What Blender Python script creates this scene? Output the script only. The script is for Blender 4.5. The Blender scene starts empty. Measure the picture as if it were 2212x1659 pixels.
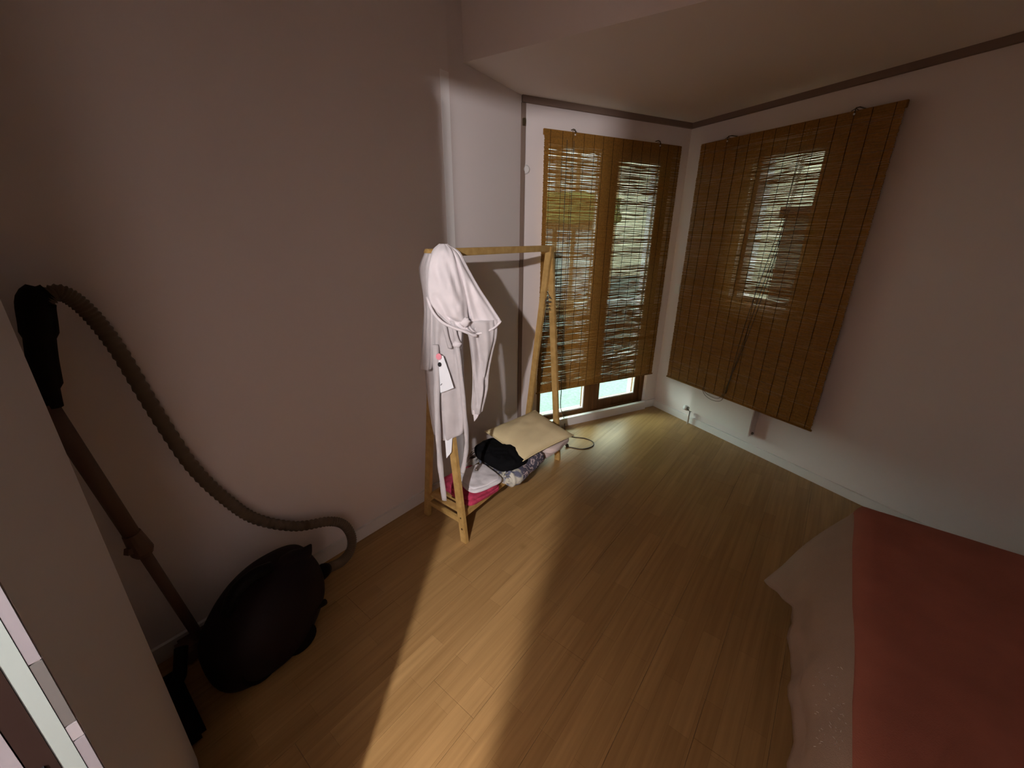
import bpy, bmesh, math, random
from mathutils import Vector, Matrix, noise, Euler

S = bpy.context.scene
COL = S.collection
R = math.radians
random.seed(7)

# ---------------------------------------------------------------- camera, sky, exposure
# x runs to the right along the doorway wall, y away along the left wall, z up (metres)
cam_d = bpy.data.cameras.new('camera'); cam = bpy.data.objects.new('camera', cam_d); COL.objects.link(cam)
cam_d.sensor_width = 36.0; cam_d.sensor_fit = 'HORIZONTAL'; cam_d.lens = 36.0 * 869.77 / 2212.0
cam_d.clip_start = 0.01
cam.matrix_world = (Matrix.Translation((0, 0, 1.5)) @ Matrix.Rotation(R(38.32), 4, 'Z')
                    @ Matrix.Rotation(R(90 - 20.26), 4, 'X') @ Matrix.Rotation(R(0.43), 4, 'Z'))
S.camera = cam

SKY = 10.0
LAMP = 180.0
w = bpy.data.worlds.new('sky'); S.world = w; w.use_nodes = True
bg = w.node_tree.nodes['Background']
bg.inputs[0].default_value = (0.84, 1.0, 0.93, 1); bg.inputs[1].default_value = SKY

S.view_settings.view_transform = 'Standard'
S.view_settings.look = 'None'
S.view_settings.exposure = 0.42
S.view_settings.gamma = 1.0
S.view_settings.use_curve_mapping = False

# ---------------------------------------------------------------- materials
def mat(name, col, rough=0.7, bump=None, var=None, spec=0.3, metallic=0.0, sheen=0.0, emit=None, translucent=None):
    m = bpy.data.materials.new(name); m.use_nodes = True
    nt = m.node_tree; n = nt.nodes; l = nt.links
    b = n['Principled BSDF']
    b.inputs['Base Color'].default_value = (*col, 1)
    b.inputs['Roughness'].default_value = rough
    b.inputs['Specular IOR Level'].default_value = spec
    b.inputs['Metallic'].default_value = metallic
    if sheen: b.inputs['Sheen Weight'].default_value = sheen
    if emit:
        b.inputs['Emission Color'].default_value = (*emit[0], 1); b.inputs['Emission Strength'].default_value = emit[1]
    tc = n.new('ShaderNodeTexCoord')
    if var:  # (scale, amount)
        no = n.new('ShaderNodeTexNoise'); no.inputs['Scale'].default_value = var[0]; no.inputs['Detail'].default_value = 4
        l.new(tc.outputs['Object'], no.inputs['Vector'])
        r = n.new('ShaderNodeValToRGB')
        a = var[1]
        r.color_ramp.elements[0].position = 0.3; r.color_ramp.elements[1].position = 0.7
        r.color_ramp.elements[0].color = (*[max(0, c * (1 - a)) for c in col], 1)
        r.color_ramp.elements[1].color = (*[min(1, c * (1 + a)) for c in col], 1)
        l.new(no.outputs['Fac'], r.inputs['Fac']); l.new(r.outputs['Color'], b.inputs['Base Color'])
    if bump:  # (scale, strength, distance)
        no = n.new('ShaderNodeTexNoise'); no.inputs['Scale'].default_value = bump[0]; no.inputs['Detail'].default_value = 5
        l.new(tc.outputs['Object'], no.inputs['Vector'])
        bp = n.new('ShaderNodeBump'); bp.inputs['Strength'].default_value = bump[1]; bp.inputs['Distance'].default_value = bump[2]
        l.new(no.outputs['Fac'], bp.inputs['Height']); l.new(bp.outputs['Normal'], b.inputs['Normal'])
    if translucent:
        t = n.new('ShaderNodeBsdfTranslucent'); t.inputs['Color'].default_value = (*translucent[0], 1)
        mx = n.new('ShaderNodeMixShader'); mx.inputs[0].default_value = translucent[1]
        l.new(b.outputs[0], mx.inputs[1]); l.new(t.outputs[0], mx.inputs[2])
        l.new(mx.outputs[0], n['Material Output'].inputs['Surface'])
    return m

def mat_wood(name, dark, light, scale=(40, 40, 3), rough=0.5):
    m = bpy.data.materials.new(name); m.use_nodes = True
    nt = m.node_tree; n = nt.nodes; l = nt.links; b = n['Principled BSDF']
    b.inputs['Roughness'].default_value = rough; b.inputs['Specular IOR Level'].default_value = 0.3
    tc = n.new('ShaderNodeTexCoord'); mp = n.new('ShaderNodeMapping'); mp.inputs['Scale'].default_value = scale
    no = n.new('ShaderNodeTexNoise'); no.inputs['Scale'].default_value = 1.0; no.inputs['Detail'].default_value = 6
    r = n.new('ShaderNodeValToRGB'); r.color_ramp.elements[0].position = 0.32; r.color_ramp.elements[1].position = 0.68
    r.color_ramp.elements[0].color = (*dark, 1); r.color_ramp.elements[1].color = (*light, 1)
    l.new(tc.outputs['Object'], mp.inputs['Vector']); l.new(mp.outputs[0], no.inputs['Vector'])
    l.new(no.outputs['Fac'], r.inputs['Fac']); l.new(r.outputs['Color'], b.inputs['Base Color'])
    return m

def mat_floor():
    m = bpy.data.materials.new('laminate_oak'); m.use_nodes = True
    nt = m.node_tree; n = nt.nodes; l = nt.links; b = n['Principled BSDF']
    b.inputs['Roughness'].default_value = 0.42; b.inputs['Specular IOR Level'].default_value = 0.35
    tc = n.new('ShaderNodeTexCoord')
    mp = n.new('ShaderNodeMapping'); mp.inputs['Rotation'].default_value = (0, 0, R(90))
    mp.inputs['Location'].default_value = (0.13, 1.876, 0)
    l.new(tc.outputs['Object'], mp.inputs['Vector'])
    br = n.new('ShaderNodeTexBrick'); br.offset = 0.37; br.offset_frequency = 2
    br.inputs['Scale'].default_value = 1.0; br.inputs['Mortar Size'].default_value = 0.0006
    br.inputs['Brick Width'].default_value = 0.43; br.inputs['Row Height'].default_value = 0.065
    br.inputs['Color1'].default_value = (0.35, 0.205, 0.076, 1); br.inputs['Color2'].default_value = (0.42, 0.255, 0.100, 1)
    br.inputs['Mortar'].default_value = (0.28, 0.16, 0.06, 1)
    l.new(mp.outputs[0], br.inputs['Vector'])
    m2 = n.new('ShaderNodeMapping'); m2.inputs['Scale'].default_value = (60, 2.2, 1)
    l.new(tc.outputs['Object'], m2.inputs['Vector'])
    no = n.new('ShaderNodeTexNoise'); no.inputs['Scale'].default_value = 1.0; no.inputs['Detail'].default_value = 6
    l.new(m2.outputs[0], no.inputs['Vector'])
    rp = n.new('ShaderNodeValToRGB'); rp.color_ramp.elements[0].position = 0.28; rp.color_ramp.elements[1].position = 0.74
    rp.color_ramp.elements[0].color = (0.84, 0.81, 0.78, 1); rp.color_ramp.elements[1].color = (1.14, 1.15, 1.16, 1)
    l.new(no.outputs['Fac'], rp.inputs['Fac'])
    mx = n.new('ShaderNodeMix'); mx.data_type = 'RGBA'; mx.blend_type = 'MULTIPLY'; mx.inputs[0].default_value = 1.0
    l.new(br.outputs['Color'], mx.inputs[6]); l.new(rp.outputs['Color'], mx.inputs[7])
    # one darker knot in the boards in front of the rack
    sb = n.new('ShaderNodeVectorMath'); sb.operation = 'DISTANCE'; sb.inputs[1].default_value = (-0.975, 1.335, 0)
    l.new(tc.outputs['Object'], sb.inputs[0])
    k = n.new('ShaderNodeMapRange'); k.inputs[1].default_value = 0.0; k.inputs[2].default_value = 0.028
    k.inputs[3].default_value = 0.55; k.inputs[4].default_value = 0.0
    l.new(sb.outputs['Value'], k.inputs[0])
    m3 = n.new('ShaderNodeMix'); m3.data_type = 'RGBA'; m3.inputs[7].default_value = (0.22, 0.13, 0.04, 1)
    l.new(k.outputs[0], m3.inputs[0]); l.new(mx.outputs[2], m3.inputs[6])
    l.new(m3.outputs[2], b.inputs['Base Color'])
    return m

def mat_glass():
    m = bpy.data.materials.new('window_glass'); m.use_nodes = True
    nt = m.node_tree; n = nt.nodes; l = nt.links; n.remove(n['Principled BSDF'])
    t = n.new('ShaderNodeBsdfTransparent'); t.inputs[0].default_value = (0.93, 0.97, 0.95, 1)
    g = n.new('ShaderNodeBsdfGlossy'); g.inputs['Roughness'].default_value = 0.02
    fr = n.new('ShaderNodeFresnel'); fr.inputs['IOR'].default_value = 1.25
    mx = n.new('ShaderNodeMixShader'); l.new(fr.outputs[0], mx.inputs[0]); l.new(t.outputs[0], mx.inputs[1]); l.new(g.outputs[0], mx.inputs[2])
    l.new(mx.outputs[0], n['Material Output'].inputs['Surface'])
    return m

def mat_floral():
    m = bpy.data.materials.new('floral_print'); m.use_nodes = True
    nt = m.node_tree; n = nt.nodes; l = nt.links; b = n['Principled BSDF']; b.inputs['Roughness'].default_value = 0.9
    tc = n.new('ShaderNodeTexCoord')
    v = n.new('ShaderNodeTexVoronoi'); v.inputs['Scale'].default_value = 32; v.feature = 'SMOOTH_F1'
    no = n.new('ShaderNodeTexNoise'); no.inputs['Scale'].default_value = 25
    l.new(tc.outputs['Object'], no.inputs['Vector'])
    ad = n.new('ShaderNodeMix'); ad.data_type = 'VECTOR'; ad.inputs[0].default_value = 0.06
    l.new(tc.outputs['Object'], ad.inputs[4]); l.new(no.outputs['Color'], ad.inputs[5]); l.new(ad.outputs[1], v.inputs['Vector'])
    wv = n.new('ShaderNodeMath'); wv.operation = 'SINE'
    mu = n.new('ShaderNodeMath'); mu.operation = 'MULTIPLY'; mu.inputs[1].default_value = 16
    l.new(v.outputs['Distance'], mu.inputs[0]); l.new(mu.outputs[0], wv.inputs[0])
    r = n.new('ShaderNodeValToRGB'); r.color_ramp.interpolation = 'CONSTANT'
    r.color_ramp.elements[0].color = (0.085, 0.08, 0.115, 1); r.color_ramp.elements[1].color = (0.52, 0.42, 0.42, 1); r.color_ramp.elements[1].position = 0.62
    l.new(wv.outputs[0], r.inputs['Fac']); l.new(r.outputs[0], b.inputs['Base Color'])
    return m

def mat_pale_print():
    m = mat('pale_print_lining', (0.62, 0.58, 0.52), 0.9)
    nt = m.node_tree; n = nt.nodes; l = nt.links; b = n['Principled BSDF']
    tc = n.new('ShaderNodeTexCoord'); no = n.new('ShaderNodeTexNoise'); no.inputs['Scale'].default_value = 26; no.inputs['Detail'].default_value = 3
    l.new(tc.outputs['Object'], no.inputs['Vector'])
    r = n.new('ShaderNodeValToRGB')
    r.color_ramp.elements[0].position = 0.40; r.color_ramp.elements[0].color = (0.16, 0.17, 0.24, 1)
    r.color_ramp.elements[1].position = 0.52; r.color_ramp.elements[1].color = (0.64, 0.62, 0.52, 1)
    l.new(no.outputs['Fac'], r.inputs['Fac']); l.new(r.outputs[0], b.inputs['Base Color'])
    return m

M = dict(
    wall=mat('wall_paint', (0.81, 0.735, 0.72), 0.92, bump=(220, 0.06, 0.001)),
    ceil=mat('ceiling_paint', (0.80, 0.71, 0.675), 0.95, bump=(160, 0.05, 0.001)),
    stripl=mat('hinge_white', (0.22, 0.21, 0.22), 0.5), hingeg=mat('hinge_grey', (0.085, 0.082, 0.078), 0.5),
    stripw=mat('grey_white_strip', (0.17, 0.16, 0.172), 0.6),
    lit_edge=mat('painted_lit_edge', (0.95, 0.92, 0.92), 0.7),
    white=mat('white_gloss_paint', (0.80, 0.77, 0.76), 0.4),
    trim=mat('taupe_trim', (0.24, 0.17, 0.135), 0.8),
    doorw=mat('door_paint', (0.66, 0.61, 0.60), 0.45),
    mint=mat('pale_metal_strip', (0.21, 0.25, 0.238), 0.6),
    seal=mat('brown_rubber_seal', (0.016, 0.008, 0.006), 0.85, spec=0.1),
    steel=mat('brushed_steel', (0.42, 0.42, 0.42), 0.35, metallic=0.7),
    brass=mat('dark_brass', (0.12, 0.09, 0.05), 0.4, metallic=0.6),
    floor=mat_floor(), glass=mat_glass(),
    slab=mat('screed', (0.2, 0.16, 0.12), 0.9),
    dwood=mat_wood('brown_door_timber', (0.10, 0.045, 0.014), (0.17, 0.078, 0.026)),
    pine=mat_wood('varnished_pine', (0.44, 0.27, 0.085), (0.58, 0.38, 0.14), (26, 26, 26)),
    knot=mat('pine_knot', (0.09, 0.045, 0.015), 0.6),
    bamboo=mat('bamboo_stick', (0.31, 0.145, 0.025), 0.65, var=(90, 0.25), translucent=((0.75, 0.60, 0.32), 0.07)),
    string=mat('brown_thread', (0.045, 0.025, 0.01), 0.9),
    cord=mat('grey_cord', (0.10, 0.085, 0.07), 0.9),
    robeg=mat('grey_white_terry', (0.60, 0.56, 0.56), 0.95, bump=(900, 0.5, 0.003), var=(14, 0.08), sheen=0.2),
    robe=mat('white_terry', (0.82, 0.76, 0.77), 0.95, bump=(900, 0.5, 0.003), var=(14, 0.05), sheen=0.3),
    paper=mat('white_card', (0.85, 0.87, 0.9), 0.7),
    pink=mat('pink_print', (0.85, 0.30, 0.36), 0.7), black=mat('black_print', (0.01, 0.01, 0.012), 0.6),
    towel=mat('raspberry_towel', (0.50, 0.05, 0.11), 0.95, bump=(500, 0.5, 0.004), var=(40, 0.25)),
    shirt=mat('white_cotton', (0.80, 0.77, 0.79), 0.9, bump=(60, 0.3, 0.004)),
    fleece=mat('black_fleece', (0.007, 0.007, 0.008), 1.0, bump=(400, 0.6, 0.004), spec=0.1),
    floral=mat_floral(), pale=mat_pale_print(),
    cream=mat('cream_cotton', (0.74, 0.62, 0.36), 0.9, bump=(300, 0.3, 0.002), var=(8, 0.06)),
    linen=mat('blush_linen', (0.70, 0.58, 0.54), 0.9, bump=(70, 0.3, 0.003)),
    fringe=mat('brown_fringe', (0.10, 0.06, 0.045), 0.95),
    spreadr=mat('rose_red_bedspread', (0.40, 0.135, 0.09), 0.95, bump=(350, 0.5, 0.003), var=(6, 0.10)),
    spreadb=mat('beige_bedspread_border', (0.40, 0.29, 0.22), 0.95, bump=(350, 0.5, 0.003), var=(6, 0.06)),
    thread=mat('silver_thread', (0.75, 0.66, 0.58), 0.35, spec=0.6),
    mattress=mat('mattress_ticking', (0.6, 0.56, 0.5), 0.9),
    vac=mat('dark_plum_plastic', (0.011, 0.006, 0.007), 0.55, spec=0.12), vacb=mat('black_plastic', (0.005, 0.004, 0.004), 0.6, spec=0.1),
    hose=mat('brown_grey_hose', (0.125, 0.088, 0.060), 0.55), wand=mat('bronze_tube', (0.15, 0.09, 0.068), 0.5, spec=0.25),
    radside=mat('grey_radiator_side', (0.74, 0.69, 0.66), 0.5), radiator=mat('radiator_enamel', (0.80, 0.75, 0.72), 0.35), plastic=mat('white_plastic', (0.78, 0.76, 0.74), 0.4),
    greyv=mat('grey_valve', (0.16, 0.14, 0.11), 0.5),
    hallw=mat('hall_wall_paint', (0.80, 0.72, 0.68), 0.9), hallf=mat('hall_floor', (0.30, 0.19, 0.09), 0.5),
    bulb=mat('lit_bulb', (1, 1, 1), 0.5, emit=((1.0, 0.945, 0.95), 1.0)),
    ground=mat('pale_gravel', (0.100, 0.130, 0.119), 0.95, var=(38, 0.22)),
    shedw=mat('tarred_boards', (0.035, 0.026, 0.018), 0.9),
    render=mat('brown_render', (0.22, 0.15, 0.085), 0.9, var=(3, 0.15)),
    beige=mat('beige_render', (0.44, 0.39, 0.29), 0.95, var=(2, 0.08)),
    pvc=mat('white_window_plastic', (0.42, 0.43, 0.43), 0.5),
    hedge=mat('yellow_green_hedge', (0.095, 0.095, 0.028), 0.95, var=(6, 0.3), bump=(12, 1.0, 0.05)),
    cloth_dark=mat('dark_clothes', (0.03, 0.03, 0.04), 0.9), skin=mat('skin', (0.5, 0.33, 0.26), 0.6), hair=mat('dark_hair', (0.03, 0.02, 0.015), 0.7),
)

# ---------------------------------------------------------------- helpers
def tag(o, label=None, cat=None, group=None, kind=None):
    if label: o['label'] = label
    if cat: o['category'] = cat
    if group: o['group'] = group
    if kind: o['kind'] = kind
    return o

def empty(name, loc=(0, 0, 0)):
    o = bpy.data.objects.new(name, None); COL.objects.link(o); o.location = loc; o.empty_display_size = 0.05
    return o

def link(name, bm, m, parent=None, smooth=False, bevel=0):
    if bevel:
        bmesh.ops.bevel(bm, geom=list(bm.edges), offset=bevel, segments=2, affect='EDGES', clamp_overlap=True)
    bmesh.ops.recalc_face_normals(bm, faces=list(bm.faces))
    me = bpy.data.meshes.new(name); bm.to_mesh(me); bm.free()
    for mm in (m if isinstance(m, (list, tuple)) else [m]): me.materials.append(mm)
    if smooth: me.polygons.foreach_set('use_smooth', [True] * len(me.polygons))
    o = bpy.data.objects.new(name, me); COL.objects.link(o)
    if parent:
        o.parent = parent
        o.matrix_parent_inverse = Matrix.Translation(parent.location).inverted() if parent.parent is None else Matrix.Identity(4)
    return o

def frame(o, ex, ey=None, ez=(0, 0, 1)):
    ex, ez = Vector(ex).normalized(), Vector(ez).normalized()
    ey = Vector(ey).normalized() if ey is not None else ez.cross(ex)
    return Matrix(((ex.x, ey.x, ez.x, o[0]), (ex.y, ey.y, ez.y, o[1]), (ex.z, ey.z, ez.z, o[2]), (0, 0, 0, 1)))

I4 = Matrix.Identity(4)
def box(bm, lo, hi, mx=I4):
    c = [mx @ Vector((x, y, z)) for x in (lo[0], hi[0]) for y in (lo[1], hi[1]) for z in (lo[2], hi[2])]
    v = [bm.verts.new(p) for p in c]
    for f in ((0, 1, 3, 2), (4, 6, 7, 5), (0, 4, 5, 1), (2, 3, 7, 6), (0, 2, 6, 4), (1, 5, 7, 3)):
        bm.faces.new([v[i] for i in f])
    return bm

def B(*boxes, mx=I4):
    bm = bmesh.new()
    for lo, hi in boxes: box(bm, lo, hi, mx)
    return bm

def bar(bm, a, b, wx, wy, up=(0, 0, 1)):
    """square bar from a to b"""
    a, b = Vector(a), Vector(b); d = b - a; L = d.length; d.normalize()
    up = Vector(up); ex = up.cross(d)
    if ex.length < 1e-4: ex = Vector((1, 0, 0)).cross(d)
    ex.normalize(); ey = d.cross(ex)
    mx = Matrix(((ex.x, ey.x, d.x, a.x), (ex.y, ey.y, d.y, a.y), (ex.z, ey.z, d.z, a.z), (0, 0, 0, 1)))
    return box(bm, (-wx / 2, -wy / 2, 0), (wx / 2, wy / 2, L), mx)

def catmull(pts, n):
    pts = [Vector(p) for p in pts]; out = []
    P = [pts[0] * 2 - pts[1]] + pts + [pts[-1] * 2 - pts[-2]]
    for i in range(1, len(P) - 2):
        for k in range(n):
            t = k / n; a, b, c, d = P[i - 1:i + 3]
            out.append(0.5 * ((2 * b) + (c - a) * t + (2 * a - 5 * b + 4 * c - d) * t * t + (3 * b - a - 3 * c + d) * t ** 3))
    out.append(pts[-1]); return out

def tube(bm, pts, rad, seg=8, flat=None):
    """tube through pts; rad a number or a list; flat=(k, axis) squashes the section"""
    pts = [Vector(p) for p in pts]; n = len(pts)
    if not isinstance(rad, (list, tuple)): rad = [rad] * n
    t0 = (pts[1] - pts[0]).normalized(); up = Vector((0, 0, 1)) if abs(t0.z) < 0.9 else Vector((1, 0, 0))
    nx = up.cross(t0).normalized(); rings = []
    for i in range(n):
        t = (pts[min(i + 1, n - 1)] - pts[max(i - 1, 0)]).normalized()
        nx = (nx - t * nx.dot(t)).normalized(); ny = t.cross(nx)
        rings.append([bm.verts.new(pts[i] + (nx * math.cos(a) + ny * math.sin(a)) * rad[i]) for a in [2 * math.pi * k / seg for k in range(seg)]])
    for i in range(n - 1):
        for k in range(seg):
            bm.faces.new((rings[i][k], rings[i][(k + 1) % seg], rings[i + 1][(k + 1) % seg], rings[i + 1][k]))
    bm.faces.new(rings[0][::-1]); bm.faces.new(rings[-1])
    return bm

def loft(bm, rings, cap=True):
    V = [[bm.verts.new(p) for p in r] for r in rings]; n = len(V[0])
    for i in range(len(V) - 1):
        for k in range(n):
            bm.faces.new((V[i][k], V[i][(k + 1) % n], V[i + 1][(k + 1) % n], V[i + 1][k]))
    if cap: bm.faces.new(V[0][::-1]); bm.faces.new(V[-1])
    return bm

def nz(p, s=1.0): return noise.noise(Vector(p) * s)

# ---------------------------------------------------------------- frames of the two window walls
C2 = Vector((-1.128, 3.589, 0.0))                     # corner between the window walls
FD = Vector((0.438, 0.899, 0)).normalized(); FN = Vector((FD.y, -FD.x, 0))     # french door wall, FN points into the room
RD = Vector((0.910, -0.415, 0)).normalized(); RN = Vector((RD.y, -RD.x, 0))    # radiator wall, RN points into the room
MF = frame(C2, FD, -FN)                               # local x along wall, local y outwards, z up
MR = frame(C2, RD, -RN)
def deeper(u, z, off, wall='F'):
    """keep the direction in which a point of the wall face lies, on a plane off metres into the room (negative: outwards)"""
    cu, cd = (-2.733, 2.586) if wall == 'F' else (2.517, 2.796)
    k = (cd - off) / cd
    return cu + (u - cu) * k, 1.5 + (z - 1.5) * k

HC, HS = 2.62, 2.295        # ceiling, lowered ceiling
XL, XA = -1.676, -1.754     # left wall, recessed end of it
YD = -0.115                 # room face of the doorway wall

# ================================================================= STRUCTURE
def clip(poly, p, n):
    out = []
    for i in range(len(poly)):
        a, b = poly[i], poly[(i + 1) % len(poly)]
        da, db = (Vector(a) - p).dot(n), (Vector(b) - p).dot(n)
        if da >= 0: out.append(a)
        if da * db < 0:
            t = da / (da - db); out.append((a[0] + (b[0] - a[0]) * t, a[1] + (b[1] - a[1]) * t))
    return out
sl = clip(clip([(-1.9, YD - 0.08), (2.15, YD - 0.08), (2.15, 3.8), (-1.9, 3.8)], (C2 - FN * 0.1).to_2d(), FN.to_2d()), (C2 - RN * 0.1).to_2d(), RN.to_2d())
bm = bmesh.new(); lo = [bm.verts.new((p[0], p[1], -0.12)) for p in sl]; hi = [bm.verts.new((p[0], p[1], -0.012)) for p in sl]
bm.faces.new(lo[::-1]); bm.faces.new(hi)
for k in range(len(sl)): bm.faces.new((lo[k], lo[(k + 1) % len(sl)], hi[(k + 1) % len(sl)], hi[k]))
fl = link('floor', bm, M['slab']); tag(fl, kind='structure')
PW, PL = 0.195, 1.2
for i in range(20):
    x0 = -1.80 + i * PW
    y0 = YD - 0.08 - [0.0, 0.8, 0.4][i % 3]
    while y0 < 3.6:
        g = 0.0005
        poly = [(x0 + g, max(y0 + g, YD - 0.08)), (x0 + PW - g, max(y0 + g, YD - 0.08)), (x0 + PW - g, y0 + PL - g), (x0 + g, y0 + PL - g)]
        if poly[2][1] > YD:
            poly = clip(poly, (C2 - FN * 0.02).to_2d(), FN.to_2d())
            if poly: poly = clip(poly, (C2 - RN * 0.02).to_2d(), RN.to_2d())
            if poly: poly = clip(poly, Vector((2.02, 0)), Vector((-1, 0)))
            if len(poly) > 2:
                bm = bmesh.new()
                lo = [bm.verts.new((a, b, -0.012)) for a, b in poly]; hi = [bm.verts.new((a, b, 0)) for a, b in poly]
                bm.faces.new(lo[::-1]); bm.faces.new(hi)
                for k in range(len(poly)):
                    bm.faces.new((lo[k], lo[(k + 1) % len(poly)], hi[(k + 1) % len(poly)], hi[k]))
                link('plank', bm, M['floor'], fl)
        y0 += PL

def struct(name, bm, m, parent=None, **k):
    o = link(name, bm, m, parent, **k)
    if parent is None: tag(o, kind='structure')
    return o

# left wall: main run, then a stretch that bends away by a few degrees
AB = Vector((XL, 1.615, 0)); AE = Vector((-1.756, 2.31, 0)); AD = (AE - AB).normalized(); MA = frame(AB, AD, Vector((-AD.y, AD.x, 0)))
struct('wall_left', B(((XL - 0.25, YD - 0.08, -0.1), (XL, 1.615, HC))), M['wall'])
struct('wall_left', B(((0.0, 0, -0.1), (0.78, 0.22, HC)), mx=MA), M['wall'])
struct('lit_edge_strip', B(((XL - 0.004, 1.560, 0.068), (XL + 0.0012, 1.6155, 2.225))), M['lit_edge'])  # paler strip: the lit edge of the left wall put into colour
# window walls
fu0, fu1, fz1 = -1.268, -0.128, 2.14
struct('wall_back', B(((-1.56, 0, -0.1), (fu0, 0.24, HC)), ((fu1, 0, -0.1), (0.24, 0.24, HC)), ((fu0, 0, fz1), (fu1, 0.24, HC)),
                      ((fu0, 0, -0.1), (fu1, 0.24, 0.03)), mx=MF), M['wall'])
ru0, ru1, rz0, rz1 = 0.555, 0.985, 1.06, 2.03
struct('wall_window', B(((-0.02, 0, -0.1), (ru0, 0.24, HC)), ((ru1, 0, -0.1), (3.7, 0.24, HC)), ((ru0, 0, -0.1), (ru1, 0.24, rz0)),
                        ((ru0, 0, rz1), (ru1, 0.24, HC)), mx=MR), M['wall'])
struct('wall_right', B(((2.0, YD - 0.08, -0.1), (2.2, 2.3, HC))), M['wall'])
# doorway wall: opening between x=-0.56 and 0.10
DX0, DX1, DZ = -0.549, 0.105, 1.99
struct('wall_front', B(((XL - 0.2, YD - 0.08, -0.1), (DX0 - 0.02, YD, HC)), ((DX1 + 0.02, YD - 0.08, -0.1), (2.2, YD, HC)),
                       ((DX0 - 0.02, YD - 0.08, DZ + 0.02), (DX1 + 0.02, YD, HC))), M['wall'])
# ceilings: high part, lowered part by the windows with a slightly skewed front edge
bm = bmesh.new(); box(bm, (XL - 0.2, YD - 0.08, HC), (2.2, 2.6, HC + 0.1)); struct('ceiling', bm, M['ceil'])
bm = bmesh.new()
pf = [(-1.95, 1.697), (2.2, 2.217), (2.2, 3.95), (-1.95, 3.95)]
lo = [bm.verts.new((a, b, HS)) for a, b in pf]; hi = [bm.verts.new((a, b, HC + 0.1)) for a, b in pf]
bm.faces.new(lo[::-1]); bm.faces.new(hi)
for k in range(4): bm.faces.new((lo[k], lo[(k + 1) % 4], hi[(k + 1) % 4], hi[k]))
struct('ceiling', bm, M['ceil'])
# cornice strips under the lowered ceiling
struct('trim_1', B(((-1.44, -0.022, 2.260), (0.0, 0.0, HS)), mx=MF), M['trim'])
struct('trim_2', B(((0.0, -0.022, 2.260), (3.4, 0.0, HS)), mx=MR), M['trim'])
# narrow taupe strip in the angle between the recess and the french door wall
struct('trim_3', B(((-1.443, -0.014, 0.0), (-1.415, 0.0, 2.257)), mx=MF), M['trim'])
# baseboards
struct('baseboard_left', B(((XL, YD, 0), (XL + 0.014, 1.615, 0.068)), ), M['white'])
struct('baseboard_left', B(((0.0, -0.014, 0), (0.70, 0, 0.068)), mx=MA), M['white'])
struct('baseboard_back', B(((-1.40, -0.034, 0), (-0.135, 0.0, 0.072)), ((-0.135, -0.014, 0), (0.0, 0.0, 0.07)), mx=MF), M['white'])
struct('baseboard_window', B(((0.0, -0.016, 0), (3.4, 0.0, 0.058)), mx=MR), M['white'])
struct('baseboard_front', B(((DX1 + 0.06, YD, 0), (2.0, YD + 0.014, 0.068))), M['white'])

# french door (brown timber, two leaves) in the back wall
d1 = empty('door_1', tuple(C2 + FD * -0.7)); tag(d1, kind='structure')
RC = -0.06
def Fm(bx): return B(*bx, mx=MF)
def Fq(u, z): return deeper(u, z, RC, 'F')
link('frame', Fm([((fu0, 0.03, 0.03), (fu0 + 0.03, 0.13, fz1)), ((fu1 - 0.035, 0.03, 0.03), (fu1, 0.13, fz1)), ((fu0, 0.03, fz1 - 0.035), (fu1, 0.13, fz1)),
                  ((fu0, 0.03, 0.03), (fu1, 0.13, 0.062))]), M['dwood'], d1)
def leaf(u0, u1, z0, z1, pu0, pu1, pz0, pz1, handle=None):
    (a0, c0), (a1, c1) = Fq(u0, z0), Fq(u1, z1); (p0, q0), (p1, q1) = Fq(pu0, pz0), Fq(pu1, pz1)
    lf = link('leaf', Fm([((a0, 0.055, c0), (p0, 0.11, c1)), ((p1, 0.055, c0), (a1, 0.11, c1)), ((p0, 0.055, c0), (p1, 0.11, q0)), ((p0, 0.055, q1), (p1, 0.11, c1))]), M['dwood'], d1)
    gl = link('pane', Fm([((p0 - 0.004, 0.082, q0 - 0.004), (p1 + 0.004, 0.088, q1 + 0.004))]), M['glass'], lf)
    be = link('glazing_bead', Fm([((p0, 0.062, q0), (p0 + 0.008, 0.082, q1)), ((p1 - 0.008, 0.062, q0), (p1, 0.082, q1)), ((p0, 0.062, q0), (p1, 0.082, q0 + 0.01)), ((p0, 0.062, q1 - 0.01), (p1, 0.082, q1))]), M['white'], lf)
    if handle:
        hu, hz = Fq(*handle)
        link('handle', Fm([((hu - 0.012, 0.045, hz - 0.06), (hu + 0.012, 0.055, hz + 0.06)), ((hu - 0.01, 0.015, hz - 0.01), (hu + 0.01, 0.045, hz + 0.01)), ((hu - 0.01, 0.012, hz - 0.11), (hu + 0.01, 0.026, hz + 0.01))]), M['steel'], lf)
leaf(-1.262, -0.737, 0.085, 2.11, -1.243, -0.811, 0.117, 2.06)
leaf(-0.735, -0.15, 0.085, 2.11, -0.661, -0.262, 0.165, 2.012, handle=(-0.70, 1.0))

# small casement window in the radiator wall
w1 = empty('window_1', tuple(C2 + RD * 0.77 + Vector((0, 0, rz0)))); tag(w1, kind='structure')
def Rm(bx): return B(*bx, mx=MR)
link('window_frame', Rm([((ru0, 0.05, rz0), (ru0 + 0.03, 0.13, rz1)), ((ru1 - 0.02, 0.05, rz0), (ru1, 0.13, rz1)), ((ru0, 0.05, rz0), (ru1, 0.13, rz0 + 0.03)), ((ru0, 0.05, rz1 - 0.03), (ru1, 0.13, rz1))]), M['dwood'], w1)
link('pane', Rm([((ru0 + 0.02, 0.085, rz0 + 0.02), (ru1 - 0.01, 0.091, rz1 - 0.02))]), M['glass'], w1)

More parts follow.
